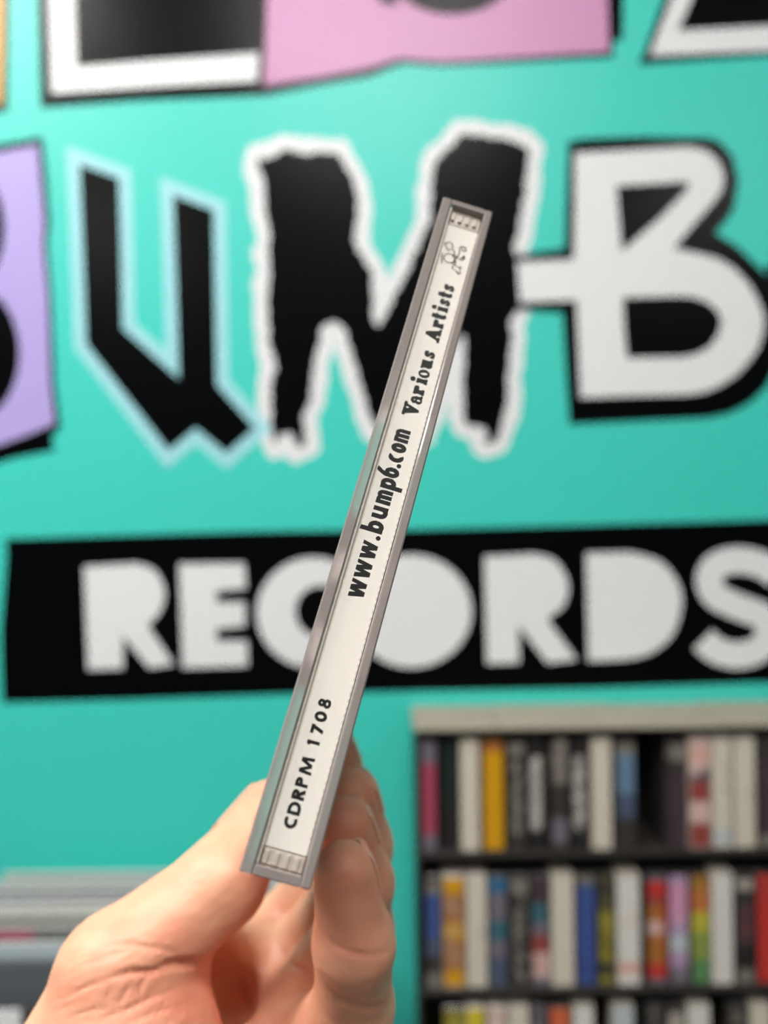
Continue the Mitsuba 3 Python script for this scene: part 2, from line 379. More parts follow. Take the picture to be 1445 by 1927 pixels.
cassette(0, 995, 1029, [(0, 1, 'black')], [(.16, .82, 'white', .15, .8, .93), (.1, .9, 'brown', .9, 1, .8)], 'black cassette with bold white lettering, left of the grey-topped one in the top row')
cassette(0, 1038, 1071, [(0, .02, 'pale'), (.02, .4, 'grey'), (.4, .72, 'coal'), (.72, .95, 'mauve'), (.95, 1, 'coal')], [(0, .4, 'coal', 0, .3, .7)], 'dark grey cassette with a beige top, between two black ones with white lettering')
cassette(0, 1077, 1111, [(0, 1, 'black')], [(.16, .82, 'white', .1, .75, .93), (.08, .95, 'brown', .85, 1, .8)], 'black cassette with bold white lettering and a brown edge, left of a plain cream one')
cassette(0, 1115, 1154, F, None, 'plain cream cassette left of the steel-blue one in the top row', dark=False)
cassette(0, 1161, 1199, [(0, .04, 'coal'), (.04, .13, 'grey'), (.13, .5, 'steel'), (.5, .72, 'slate'), (.72, 1, 'coal')], [(.13, .72, 'coal', 0, .15, .6)], 'dark cassette with a steel-blue middle, beside the empty slot in the top row')
cassette(0, 1256, 1297, [(0, .05, 'black'), (.05, .2, 'grey'), (.2, .3, 'coal'), (.3, 1, 'plum')], [(0, 1, 'black', 0, .2, .7)], 'dark plum cassette with a grey spot near its top, right of the empty slot')
cassette(0, 1299, 1341, [(0, .1, 'blush'), (.1, .2, 'salmon'), (.2, .32, 'blush'), (.32, .38, 'mauve'), (.38, .58, 'brick'), (.58, .78, 'blush'), (.78, 1, 'brick')], [(.25, .38, 'coal', .6, 1, .6)], 'pink and white patterned cassette in the top row', dark=False)
cassette(0, 1343, 1381, [(0, .86, 'cream'), (.86, .97, 'icy'), (.97, 1, 'cream')], [(.2, .5, 'pale', .65, .9, .6)], 'cream cassette with a pale blue-grey foot in the top row', dark=False)
cassette(0, 1384, 1426, F, faint, 'plain cream cassette, last but one at the right end of the top row', dark=False)
cassette(0, 1430, 1468, [(0, .2, 'coal'), (.2, .9, 'plum'), (.9, 1, 'grey')], None, 'dark plum cassette cut by the right edge of the photo in the top row')
# second row
cassette(1, 801, 831, [(0, .04, 'black'), (.04, .14, 'grey'), (.14, .55, 'blue'), (.55, .72, 'slate'), (.72, .88, 'coal'), (.88, 1, 'grey')], [(.14, .55, 'slate', .1, .8, .35)], 'dark blue and grey cassette, first in the second row')
cassette(1, 834, 875, [(0, .14, 'amber'), (.14, .42, 'rust'), (.42, .56, 'amber'), (.56, .86, 'rust'), (.86, 1, 'amber')], [(.15, .85, 'pale', .3, .7, .45), (.1, .9, 'brown', 0, .15, .6)], 'orange-brown cassette with yellow patches in the second row', dark=False)
cassette(1, 878, 918, F, faint, 'plain cream cassette right of the orange-brown one in the second row', dark=False)
cassette(1, 920, 957, [(0, .14, 'sky'), (.14, .4, 'mauve'), (.4, .58, 'teal'), (.58, .74, 'mauve'), (.74, 1, 'slate')], [(0, 1, 'navy', .85, 1, .8)], 'mottled blue and mauve cassette in the second row')
cassette(1, 960, 998, [(0, .02, 'black'), (.02, .14, 'grey'), (.14, 1, 'coal')], [(.12, .95, 'pale', .3, .7, .6)], 'black cassette with grey script in the second row')
cassette(1, 1000, 1037, [(0, .24, 'plum'), (.24, .42, 'teal'), (.42, .54, 'mauve'), (.54, .7, 'brick'), (.7, .93, 'blush'), (.93, 1, 'mauve')], [(0, 1, 'coal', 0, .15, .8), (.0, .6, 'coal', .8, 1, .7), (.68, .93, 'brick', 0, .6, .5)], 'dark red cassette with a teal spot and a pink patch in the second row')
cassette(1, 1039, 1083, F, None, 'plain cream cassette left of the plain blue one in the second row', dark=False)
cassette(1, 1086, 1124, [(0, .06, 'grey'), (.06, .1, 'slate'), (.1, 1, 'blue')], [(.1, .95, 'navy', 0, .15, .8), (.8, .98, 'navy', .3, .8, .4)], 'plain blue cassette in the second row')
cassette(1, 1127, 1160, [(0, .32, 'coal'), (.32, .55, 'olive'), (.55, .8, 'olive'), (.8, .9, 'coal'), (.9, 1, 'olive')], [(0, .3, 'olive', .2, .7, .3), (.32, 1, 'black', 0, .12, .9), (.5, 1, 'black', .1, .9, .4), (.32, 1, 'black', .88, 1, .9)], 'black cassette with yellow-green lettering in the second row')
cassette(1, 1163, 1208, [(0, .8, 'white'), (.8, .9, 'salmon'), (.9, 1, 'white')], [(.36, .54, 'salmon', .4, .7, .7)], 'white cassette with faint red marks in the second row', dark=False)
cassette(1, 1220, 1258, [(0, .05, 'mauve'), (.05, .19, 'red'), (.19, .27, 'brick'), (.27, .42, 'rust'), (.42, .54, 'blush'), (.54, .82, 'rust'), (.82, .95, 'red'), (.95, 1, 'mauve')], [(.2, .9, 'red', .7, 1, .6)], 'red and orange patterned cassette in the second row')
cassette(1, 1261, 1299, [(0, .08, 'lilac'), (.08, .45, 'pink'), (.45, .56, 'lilac'), (.56, .7, 'icy'), (.7, .85, 'lilac'), (.85, 1, 'mauve')], [(.4, .95, 'icy', .4, .8, .5)], 'pink and lilac swirled cassette in the second row')
cassette(1, 1303, 1340, [(0, .12, 'rust'), (.12, .34, 'orange'), (.34, .52, 'yellow'), (.52, .78, 'leaf'), (.78, 1, 'green')], [(0, .35, 'olive', 0, 1, .4), (.34, .6, 'leaf', 0, 1, .6), (.0, 1, 'grey', 0, .12, .7)], 'cassette fading from orange through yellow to green in the second row')
cassette(1, 1342, 1384, [(0, 1, 'white')], None, 'plain white cassette right of the orange-to-green one in the second row', dark=False)
cassette(1, 1388, 1424, [(0, .04, 'coal'), (.04, .14, 'pale'), (.14, .28, 'coal'), (.28, .65, 'plum'), (.65, .88, 'black'), (.88, 1, 'grey')], [(.28, .65, 'brick', .5, .8, .7)], 'dark cassette with a dull red streak, left of the plain red one')
cassette(1, 1427, 1466, [(0, 1, 'red')], [(.0, .25, 'brick', 0, 1, .4)], 'plain red cassette at the right edge of the photo in the second row')
# third row, only its tops in view
cassette(2, 835, 877, [(0, 1, 'olive')], [(.0, 1, 'coal', 0, .9, .5), (.05, 1, 'yellow', .2, .7, .4)], 'dark and yellow patterned cassette, first in the lowest row in view')
cassette(2, 878, 914, [(0, 1, 'yellow')], None, 'plain yellow cassette in the lowest row in view', dark=False)
cassette(2, 918, 955, [(0, 1, 'blush')], [(0, 1, 'cream', .2, .8, .8)], 'pale pinkish cassette right of the plain yellow one in the lowest row', dark=False)
cassette(2, 958, 999, F, faint, 'cream cassette left of a dull mauve one in the lowest row', dark=False)
cassette(2, 1002, 1033, [(0, 1, 'mauve')], [(0, 1, 'plum', 0, 1, .5)], 'dull mauve cassette left of the orange-red one in the lowest row', top=0.002)
cassette(2, 1036, 1076, [(0, 1, 'orange')], None, 'orange-red cassette in the lowest row in view')
cassette(2, 1081, 1121, [(0, 1, 'white')], None, 'white cassette right of the orange-red one in the lowest row', dark=False)
cassette(2, 1155, 1197, [(0, 1, 'icy')], None, 'pale icy-blue cassette between dark gaps in the lowest row', dark=False)
cassette(2, 1218, 1256, [(0, 1, 'coal')], [(0, 1, 'grey', .2, .8, .3)], 'dark grey cassette right of the icy-blue one in the lowest row')
cassette(2, 1260, 1293, [(0, .06, 'plum'), (.06, 1, 'pale')], None, 'cassette with a dark top and pale spine in the lowest row')
cassette(2, 1297, 1341, [(0, 1, 'white')], None, 'plain white cassette near the right end of the lowest row', dark=False)
cassette(2, 1374, 1412, [(0, 1, 'coal')], [(0, 1, 'grey', .1, .9, .4)], 'dull grey cassette, last but one at the right of the lowest row')
cassette(2, 1416, 1457, F, None, 'cream cassette cut by the right edge of the photo in the lowest row', dark=False)

for i in range(3):
    zt = (rtop - 0.008) if i == 0 else zrow[i - 1] - SH
    for (a, b), (c, d) in zip(taken[i], taken[i][1:]):
        gaps = ([] if c - b < 0.001 else [(b + c) / 2]) if c - b < 0.012 else [b + 0.0012, c - 0.0012]
        for x in gaps:
            add(numbered('cassette_rack__divider'), bx(x - 0.0003, x + 0.0003, RACK_Y + 0.016, WALL_Y - 0.0042, zrow[i], zt), 'rack_black')

# ------------------------------------------------------------------ the bin of record sleeves at the left
REC_TOP = P(150, 1640, 0.715)[2]           # the tops of the sleeves
RB = REC_TOP - 0.317
ct = RB - 0.012
ax0, ax1 = -0.402, -0.052
tag('counter', 'dark counter under the record bin along the turquoise wall', 'counter')
add('counter__top', chamfer_box(-0.80, -0.03, 0.40, WALL_Y - 0.002, ct - 0.03, ct - 0.0002, 0.002), 'counter_dark')
for lx in (-0.78, -0.09):
    for ly in (0.43, WALL_Y - 0.05):
        add(numbered('counter__leg'), chamfer_box(lx, lx + 0.04, ly, ly + 0.04, 0.0, ct - 0.0301, 0.002), 'counter_dark')
tag('record_bin', 'dark open bin holding upright record sleeves at the lower left', 'record bin')
FY = 0.578
zf = P(150, 1904, FY)[2]
add('record_bin__base', bx(ax0, ax1, FY, 0.750, ct, RB - 0.0004), 'counter_dark')
add('record_bin__front_panel', chamfer_box(ax0, ax1, FY, FY + 0.008, RB - 0.0003, zf, 0.001), 'counter_dark')
add('record_bin__back_panel', chamfer_box(ax0, ax1, 0.742, 0.750, RB - 0.0003, REC_TOP - 0.06, 0.001), 'counter_dark')
for x in (ax0, ax1 - 0.008):
    add(numbered('record_bin__side_panel'), chamfer_box(x, x + 0.008, FY + 0.0085, 0.7415, RB - 0.0003, zf, 0.001), 'counter_dark')
tag('price_card', 'small white card on the front of the record bin at the lower left corner', 'card')
pc = P(8, 1912, FY)
add('price_card', chamfer_box(pc[0] - 0.03, pc[0] + 0.014, FY - 0.0012, FY - 0.0002, zf - 0.03, zf + 0.003, 0.0003), 'white_vinyl')


def record(ytop, dz, c_face, top_band, label, red=None):
    """A record sleeve standing in the bin, leaning back; its cover print and the lighter band along its top edge."""
    k = numbered('record_sleeve')
    tag(k, label, 'record sleeve', 'record sleeves standing in the bin')
    th, lean = 0.0036, 0.006
    z1, z0 = REC_TOP + dz, REC_TOP + dz - 0.315
    x0 = -0.388 + rng.uniform(-.002, .002)
    x1 = x0 + 0.315

    def lean_mesh(m):
        v = np.array(m.vertices)
        v[:, 1] -= lean * (1 - (v[:, 2] - z0) / (z1 - z0))
        return trimesh.Trimesh(v, m.faces, process=False)
    add(k + '__sleeve', lean_mesh(chamfer_box(x0, x1, ytop, ytop + th, z0, z1, 0.0006)), 'sleeve_edge')
    ny, nx = 40, 40
    m = grid_plate(x0 + .001, x1 - .001, z0 + .001, z1 - .0012, ytop - .0002, nx, ny)
    vv = np.linspace(0, .315, ny)
    cols = np.zeros((ny, nx, 3))
    for j in range(ny):
        cols[j] = colour(top_band[0]) if vv[j] < top_band[1] else colour(c_face)
    if red:
        cols[:8, :int(nx * red[0])] = colour(red[1])
    add(k + '__cover_print', lean_mesh(m), 'print_colour', color=cols.reshape(-1, 3))


PAL.update(dgrey=(86, 92, 98), lgrey=(170, 176, 178), mgrey=(128, 126, 132), smoke=(150, 146, 158), bone=(208, 206, 196), moss=(122, 124, 110), soot=(92, 92, 92), frost=(186, 204, 212), haze=(170, 186, 182))
for yt, dz, face, band_, lab, red in [
        (0.596, 0.0002, 'dgrey', ('frost', .013), 'dark grey record sleeve with a pale blue top edge, foremost in the bin', None),
        (0.618, 0.000, 'soot', ('soot', .01), 'dark grey record sleeve with a red corner at its upper left, second in the bin', (.255, 'rose')),
        (0.636, 0.0005, 'moss', ('moss', .01), 'olive-grey record sleeve in the bin', None),
        (0.654, -0.0003, 'bone', ('bone', .012), 'off-white record sleeve in the middle of the bin', None),
        (0.666, 0.0006, 'smoke', ('smoke', .014), 'grey-lilac record sleeve behind the off-white one in the bin', None),
        (0.682, 0.0002, 'mgrey', ('mgrey', .012), 'dull mauve-grey record sleeve, third from the wall in the bin', None),
        (0.694, 0.0000, 'lgrey', ('lgrey', .012), 'pale grey record sleeve, second from the wall in the bin', None),
        (0.712, 0.0003, 'haze', ('haze', .02), 'pale greenish record sleeve nearest the wall in the bin', None)]:
    record(yt, dz, face, band_, lab, red)

# ------------------------------------------------------------------ the disc case held up, in millimetres along its spine (u), across it (t) and into it (w)
CO = EYE + cam2world(np.array([-0.02008385, 0.09816258, -0.04965096]))
CU = cam2world(np.array([0.25661863, 0.34404215, 0.90320644]))
CT = cam2world(np.array([0.95804712, 0.03286825, -0.28471985]))
CN = -cam2world(np.array([0.12764244, -0.93837875, 0.32117398]))      # into the case
CW = 10.3
CL = 124.5


def case_pts(q):
    q = np.asarray(q, float) / 1000
    return CO + q[:, :1] * CU + q[:, 1:2] * CT + q[:, 2:3] * CN


def case_mesh_of(m):
    """From (u, t, w) millimetres to the place. (u, t, w) is left-handed when CU x CT = -CN."""
    r = trimesh.Trimesh(case_pts(m.vertices), m.faces, process=False)
    if np.dot(np.cross(CU, CT), CN) < 0:
        r.invert()
    return r


def cbox(u0, u1, t0, t1, w0, w1, c=0.2):
    return case_mesh_of(chamfer_box(u0, u1, t0, t1, w0, w1, c))


scene['clear_plastic'] = {'type': 'principled', 'base_color': rgb(lin(250, 234, 229)), 'roughness': 0.07, 'spec_trans': 0.74, 'eta': 1.5}
scene['clear_sheet'] = {'type': 'thindielectric', 'int_ior': 1.49, 'ext_ior': 1.0}
scene['frosted_plastic'] = {'type': 'twosided', 'bsdf': {'type': 'principled', 'base_color': rgb(lin(196, 186, 176)), 'roughness': 0.3, 'specular': 0.6}}
K = 'jewel_case'
tag(K, 'clear plastic disc case with a white lettered spine, held upright in the hand', 'disc case')
add(K + '__front_cover', cbox(0, CL, 0, 1.9, 0, 142, 0.25), 'clear_plastic'); labels[K + '__front_cover'] = {'label': 'clear plastic cover edge'}
add(K + '__back_cover', cbox(0, CL, 8.75, CW, 0, 142, 0.25), 'clear_plastic'); labels[K + '__back_cover'] = {'label': 'clear plastic back edge'}
add(K + '__rim', cbox(0, 1.4, 1.91, 8.74, 0.08, 120, 0.15), 'clear_plastic')
add(K + '__rim_001', cbox(CL - 1.4, CL, 1.91, 8.74, 0.08, 120, 0.15), 'clear_plastic')
add(K + '__spine_wall', case_mesh_of(trimesh.Trimesh([[1.45, 2.35, .75], [CL - 1.45, 2.35, .75], [CL - 1.45, 8.6, .75], [1.45, 8.6, .75]], [[0, 1, 2], [0, 2, 3]], process=False)), 'clear_sheet')
add(K + '__tray_edge', cbox(1.45, CL - 1.45, 1.91, 2.33, 0.6, 8, 0.1), 'frosted_plastic')
for u0 in (1.5, 120.0):
    for j in range(4):
        t0 = 2.6 + j * 1.5
        add(numbered(K + '__hinge_tab'), cbox(u0 + 0.1, u0 + 2.0, t0, t0 + 0.8, 1.0, 1.5, 0.15), 'frosted_plastic')
add(K + '__tray', cbox(1.5, CL - 1.5, 3.2, 8.0, 2.4, 139, 0.4), 'tray_grey')
for u0, u1 in ((1.45, 3.7), (119.4, CL - 1.45)):
    add(numbered(K + '__tray_end'), cbox(u0, u1, 2.35, 8.6, 1.55, 2.35, 0.15), 'frosted_plastic')
add(K + '__inlay', cbox(4, 119.2, 8.1, 8.3, 2.0, 138, 0.03), 'paper_white')
ring = trimesh.creation.annulus(7.5, 60, 1.2)
ring.vertices = np.stack([ring.vertices[:, 0] + CL / 2, ring.vertices[:, 2] + 2.5, ring.vertices[:, 1] + 73], 1)
add(K + '__disc', case_mesh_of(ring), 'disc_silver', 30)
add(K + '__booklet', cbox(3, 121, 1.95, 2.09, 14, 134, 0.03), 'paper_white')
add(K + '__spine_card', cbox(3.85, 119.25, 2.32, 8.58, 1.5, 1.62, 0.04), 'paper_white'); labels[K + '__spine_card'] = {'label': 'white paper spine with black lettering'}
perf = [cbox(u, u + 0.5, 8.36, 8.52, 1.44, 1.52, 0.02) for u in np.arange(6, 118, 1.1)]
add(K + '__spine_card__perforation', cat(*perf), 'tray_grey'); labels[K + '__spine_card__perforation'] = {'label': 'row of small perforation cuts along the fold', 'kind': 'stuff'}


# glyphs: millimetres, x along the line, y up from the baseline
def stroke(pts, w, cap=2, join=2):
    return LineString(pts).buffer(w / 2, cap_style=cap, join_style=join, mitre_limit=4)


def arc(cx, cy, rx, ry, a0, a1, n=28):
    return [(cx + rx * math.cos(math.radians(a)), cy + ry * math.sin(math.radians(a))) for a in np.linspace(a0, a1, n)]


def geo(ch, h, w):
    """Geometric bold capitals and figures, h tall, w wide."""
    s = 0.262 * h
    e = s / 2
    H = h - e
    if ch == 'C':
        return stroke(arc(w * .56, h / 2, w * .56 - e, h / 2 - e, 52, 308), s)
    if ch == 'D':
        return stroke([(e, e), (w * .4, e)] + arc(w * .42, h / 2, w * .58 - e, h / 2 - e, -90, 90) + [(w * .4, H), (e, H), (e, e)], s)
    if ch in 'RP':
        g = stroke([(e, 0), (e, h)], s).union(stroke([(e, H), (w * .5, H)] + arc(w * .52, h * .72, w * .44 - e, h * .28 - e, 90, -90) + [(w * .5, h * .44 + e), (e, h * .44 + e)], s))
        return g.union(stroke([(w * .45, h * .5), (w - e * .6, 0)], s * 1.1)) .intersection(sbox(-1, 0, w + 1, h)) if ch == 'R' else g
    if ch == 'M':
        return unary_union([stroke([(w * .1, -.2), (w * .19, h + .3)], s * .95), stroke([(w * .9, -.2), (w * .81, h + .3)], s * .95), stroke([(w * .17, h + .2), (w * .5, h * .1)], s * .95), stroke([(w * .83, h + .2), (w * .5, h * .1)], s * .95)]).intersection(sbox(0, 0, w, h))
    if ch == '1':
        return stroke([(w * .65, 0), (w * .65, h)], s).union(stroke([(w * .05, h * .78), (w * .7, h * .96)], s * .85)).intersection(sbox(0, 0, w, h))
    if ch == '7':
        return stroke([(0, H), (w, H)], s).union(stroke([(w - e, H + .1), (w * .3, -.1)], s * 1.05)).intersection(sbox(0, 0, w, h))
    if ch == '0':
        return stroke(arc(w / 2, h / 2, w / 2 - e, h / 2 - e, 0, 360, 48), s)
    if ch == '8':
        return stroke(arc(w / 2, h * .73, w * .42 - e, h * .27 - e * .7, 0, 360, 40), s * .9).union(stroke(arc(w / 2, h * .29, w / 2 - e, h * .29 - e * .7, 0, 360, 40), s * .9))


def cond(ch, xh, w):
    """Bold condensed lower case, xh the x-height, w the width."""
    s = 0.31 * xh
    e = s / 2
    asc, dsc = 1.48 * xh, -0.5 * xh
    if ch == 'w':
        a, b = w * .13, w * .87
        return unary_union([stroke([(a - .05, xh + .2), (w * .30, -.2)], s * .95), stroke([(w * .28, -.2), (w * .5, xh + .2)], s * .8), stroke([(w * .5, xh + .2), (w * .72, -.2)], s * .95), stroke([(w * .70, -.2), (b + .05, xh + .2)], s * .8)]).intersection(sbox(-.3, 0, w + .3, xh))
    if ch == '.':
        return Point(w / 2, .38).buffer(.40)
    bowl = stroke(arc(w / 2, xh / 2, w / 2 - e, xh / 2 - e * .85, 0, 360, 40), s)
    if ch == 'o':
        return bowl
    if ch == 'c':
        return stroke(arc(w * .56, xh / 2, w * .56 - e, xh / 2 - e * .85, 62, 298), s)
    if ch == 'b':
        return bowl.union(stroke([(e, 0), (e, asc)], s)).union(stroke([(0.02, asc - .2), (e * 1.2, asc - .2)], s * .6))
    if ch == 'p':
        return bowl.union(stroke([(e, dsc), (e, xh)], s))
    if ch == 'u':
        return unary_union([stroke([(w - e, 0), (w - e, xh)], s), stroke([(e, xh), (e, xh * .42)] + arc(w / 2, xh * .42, w / 2 - e, xh * .42 - e * .85, 180, 350, 20), s)])
    if ch == 'm':
        g = [stroke([(x, 0), (x, xh * .62)], s * .92) for x in (w * .5, w - e * .95)] + [stroke([(e * .95, 0), (e * .95, xh)], s * .92)]
        r = w * .25 - e * .45
        g += [stroke(arc(cx, xh * .62, r, xh * .38 - e * .8, 0, 180, 20), s * .85) for cx in (w * .5 - r, w - e * .95 - r)]
        return unary_union(g)
    if ch == '6':
        h = 1.5 * xh
        return stroke(arc(w / 2, h * .32, w / 2 - e, h * .32 - e * .85, 0, 360, 40), s).union(stroke([(e * 1.05, h * .34), (w * .22, h * .60), (w * .42, h * .82), (w * .68, h + .05)], s * .9).intersection(sbox(-1, 0, w + 1, h)))


def fat(ch, xh, w):
    """Very heavy rounded serif letters."""
    H = 1.45 * xh
    s = 0.44 * xh
    r = 0.10 * xh

    def soft(*g):
        return unary_union(g).buffer(-r * .6).buffer(r * 1.2).buffer(-r * .6)

    def serif(x0, x1, y, t=0.26):
        return sbox(x0, y, x1, y + t * xh)
    if ch == 'V':
        return soft(Polygon([(w * .06, H), (w * .46, H), (w * .66, H * .3), (w * .52, 0), (w * .42, 0)]), Polygon([(w * .72, H), (w * .92, H), (w * .58, 0), (w * .44, 0)]), serif(0, w * .56, H - .26 * xh), serif(w * .62, w, H - .26 * xh))
    if ch == 'A':
        return soft(Polygon([(w * .40, H), (w * .62, H), (w * .94, 0), (w * .55, 0)]), Polygon([(w * .42, H), (w * .54, H * .92), (w * .27, 0), (w * .08, 0)]), sbox(w * .28, H * .26, w * .7, H * .42), serif(0, w * .40, 0), serif(w * .5, w, 0))
    if ch == 'i':
        return soft(sbox(w / 2 - s / 2, 0, w / 2 + s / 2, xh), serif(0, w, 0), serif(0, w * .6, xh - .26 * xh)).union(Point(w / 2, 1.36 * xh).buffer(.24 * xh))
    if ch == 'r':
        x = w * .34
        return soft(sbox(x - s / 2, 0, x + s / 2, xh), serif(0, w * .7, 0), serif(0, x, xh - .26 * xh), Point(w * .80, xh * .78).buffer(.23 * xh), stroke([(x, xh * .62), (w * .55, xh * .9), (w * .82, xh * .92)], .2 * xh))
    if ch == 'o':
        return Polygon(arc(w / 2, xh / 2, w / 2, xh * .53, 0, 360, 48)).difference(affinity.rotate(Polygon(arc(w / 2, xh / 2, w * .16, xh * .34, 0, 360, 30)), 12))
    if ch == 'a':
        return soft(sbox(w * .52, 0, w * .86, xh * .72), Polygon(arc(w * .36, xh * .3, w * .36, xh * .33, 0, 360, 30)), stroke([(w * .14, xh * .74), (w * .34, xh * .9), (w * .58, xh * .86), (w * .69, xh * .6)], .24 * xh), Point(w * .18, xh * .72).buffer(.16 * xh), serif(w * .7, w, 0, .22)).difference(Polygon(arc(w * .42, xh * .30, w * .11, xh * .17, 0, 360, 20)))
    if ch == 'u':
        return soft(sbox(w * .12, xh * .25, w * .12 + s * .95, xh), sbox(w * .86 - s * .95, 0, w * .86, xh), Polygon(arc(w * .38, xh * .3, w * .28, xh * .34, 0, 360, 30)), serif(0, w * .4, xh * .76, .24), serif(w * .55, w * .8, xh * .76, .24), serif(w * .7, w, 0, .24))
    if ch == 's':
        c = stroke(smooth_pts([(w * .80, xh * .76), (w * .52, xh * .86), (w * .27, xh * .70), (w * .48, xh * .52), (w * .74, xh * .32), (w * .48, xh * .13), (w * .16, xh * .24)], 6, False), .29 * xh, 1)
        return c.union(Polygon([(w * .72, xh * .62), (w * .92, xh * .62), (w * .9, xh * 1.02), (w * .78, xh * .98)])).union(Polygon([(w * .04, xh * .42), (w * .22, xh * .42), (w * .16, 0), (w * .04, 0)]))
    if ch == 't':
        x = w * .44
        return soft(sbox(x - s / 2, xh * .2, x + s / 2, xh * 1.36), serif(0, w * .95, xh * .78, .22), Polygon(arc(w * .58, xh * .24, w * .40, xh * .27, 0, 360, 30)).difference(sbox(w * .72, xh * .24, w * 2, xh * .7)))


def lettering(glyphs, base, key, label):
    """glyphs: (polygon, u); base: the baseline's t. Letters stand with their feet towards larger t."""
    ms = []
    for g, u in glyphs:
        for q in getattr(g, 'geoms', [g]):
            if q.area < 1e-3: continue
            m = trimesh.creation.extrude_polygon(q.simplify(0.004), 0.05, engine='earcut')
            v = m.vertices
            b = base(u) if callable(base) else base
            mm = trimesh.Trimesh(np.stack([u + v[:, 0], b - v[:, 1], 1.47 - v[:, 2] * .6], 1), m.faces, process=False)
            mm.fix_normals()
            ms.append(case_mesh_of(mm))
    add(key, cat(*ms), 'ink_black')
    labels[key] = {'label': label}


line1 = [('C', 6.75, 1.75), ('D', 8.62, 1.80), ('R', 10.72, 1.45), ('P', 12.50, 1.38), ('M', 14.25, 2.55), ('1', 18.45, .72), ('7', 20.15, 1.35), ('0', 21.98, 1.55), ('8', 24.05, 1.45)]
lettering([(geo(c, 1.92, w), u) for c, u, w in line1], 6.03, K + '__spine_card__lettering', 'black catalogue number CDRPM 1708')
line2 = [('w', 41.75, 3.45), ('w', 45.10, 3.45), ('w', 48.45, 3.45), ('.', 52.1, .8), ('b', 53.25, 2.25), ('u', 55.85, 2.25), ('m', 58.50, 2.75), ('p', 61.40, 2.15), ('6', 63.55, 2.05), ('.', 65.7, .75), ('c', 66.55, 1.85), ('o', 68.45, 1.95), ('m', 70.50, 2.75)]
lettering([(cond(c, 2.55, w * .94), u) for c, u, w in line2], lambda u: 6.40 + 0.004 * (u - 41), K + '__spine_card__lettering_001', 'black bold web address www.bump6.com')
line3 = [('V', 75.9, 2.9), ('a', 78.65, 1.85), ('r', 80.55, 1.75), ('i', 82.85, 1.2), ('o', 84.15, 1.8), ('u', 86.05, 2.25), ('s', 88.5, 1.55), ('A', 92.1, 3.1), ('r', 95.25, 1.75), ('t', 97.2, 1.4), ('i', 99.0, 1.2), ('s', 100.5, 1.5), ('t', 102.25, 1.4), ('s', 103.95, 1.5)]
lettering([(fat(c, 1.98, w * .95).buffer(.015), u) for c, u, w in line3], lambda u: 6.88 + 0.007 * (u - 76), K + '__spine_card__lettering_002', 'heavy rounded serif words Various Artists')


def em(pts, w=0.11):
    q = [(u - 100, 9 - t) for u, t in pts]
    return stroke(smooth_pts(q, 5, False) + [q[-1]] if 2 < len(q) < 20 else q, w + .1, 1, 1)


E_ = [em(arc(111.35, 4.53, 1.06, 1.06, 0, 360, 40), .12), em([(109.75, 3.42), (110.9, 3.12), (112.0, 2.92)], .13), em(arc(111.25, 4.72, .98, 1.0, 20, 150, 20), .2),
      em([(112.35, 5.15), (113.1, 5.2), (113.55, 4.78), (113.75, 4.5), (114.3, 4.55), (114.75, 4.3), (115.1, 3.85), (114.95, 3.4), (114.55, 3.3), (114.7, 2.95), (114.25, 2.85), (113.95, 3.15), (113.6, 3.6), (113.25, 3.55), (113.1, 3.95), (113.45, 4.2)], .12),
      em([(111.9, 5.7), (112.35, 6.05), (113.1, 6.1), (113.5, 6.15), (113.9, 6.0), (114.5, 5.95), (114.9, 6.35), (114.85, 6.95), (114.45, 7.25), (114.0, 7.05), (114.05, 6.6), (114.3, 6.4)], .15),
      em([(114.7, 6.1), (114.95, 6.5), (114.8, 7.0)], .24), em([(112.5, 5.35), (112.2, 5.85), (111.8, 6.05)], .16),
      em([(111.9, 6.5), (112.4, 6.9), (112.9, 7.2), (112.4, 7.35), (111.9, 7.15), (111.7, 6.75), (111.9, 6.5)], .13), em([(112.1, 7.2), (112.6, 7.25)], .28),
      em([(111.3, 5.75), (110.8, 5.95), (110.35, 5.85), (109.95, 5.65), (109.5, 5.55), (109.1, 5.85)], .15), em([(110.35, 5.85), (110.0, 6.3), (109.95, 6.9), (110.15, 7.1), (109.8, 7.25), (109.6, 6.9)], .11),
      em([(109.1, 6.2), (108.75, 6.55), (108.9, 6.75), (108.45, 6.85), (108.65, 7.05), (108.35, 7.2), (108.75, 7.35), (109.35, 7.15)], .1)]
lettering([(g, 100) for g in E_], 9.0, K + '__spine_card__emblem', 'small line-drawn black emblem')
# ------------------------------------------------------------------ the hand: one smooth body around a skeleton of tapered bones
def cp(px, py, Y, r):
    return (P(px, py, Y), r / 1000)


J = dict(
    t_tip=cp(506, 1528, .178, 7.6), t_ip=cp(418, 1660, .163, 9.6), t_mcp=cp(216, 1832, .150, 11.8), then=cp(228, 1968, .150, 19.5), cmc=cp(60, 2230, .140, 19),
    i_tip=cp(622, 1412, .190, 6.6), i_dip=cp(652, 1500, .197, 7.6), i_pip=cp(655, 1600, .203, 8.6), i_mcp=cp(497, 1800, .200, 10.5),
    m_tip=cp(660, 1500, .172, 6.8), m_dip=cp(674, 1590, .178, 8.2), m_pip=cp(672, 1668, .186, 8.8), m_mcp=cp(522, 1868, .187, 11.0),
    r_tip=cp(648, 1556, .156, 6.4), r_dip=cp(673, 1660, .161, 7.8), r_pip=cp(670, 1750, .170, 8.6), r_mcp=cp(548, 1930, .175, 10.5),
    p_tip=cp(648, 1642, .139, 6.0), p_dip=cp(666, 1775, .141, 7.7), p_pip=cp(664, 1895, .149, 8.2), p_mcp=cp(588, 1990, .162, 10.0),
    wrist=(EYE + np.array([-.090, .135, -.205]), .024), wrist2=(EYE + np.array([-.075, .155, -.198]), .022), hyp=cp(430, 2080, .160, 16))
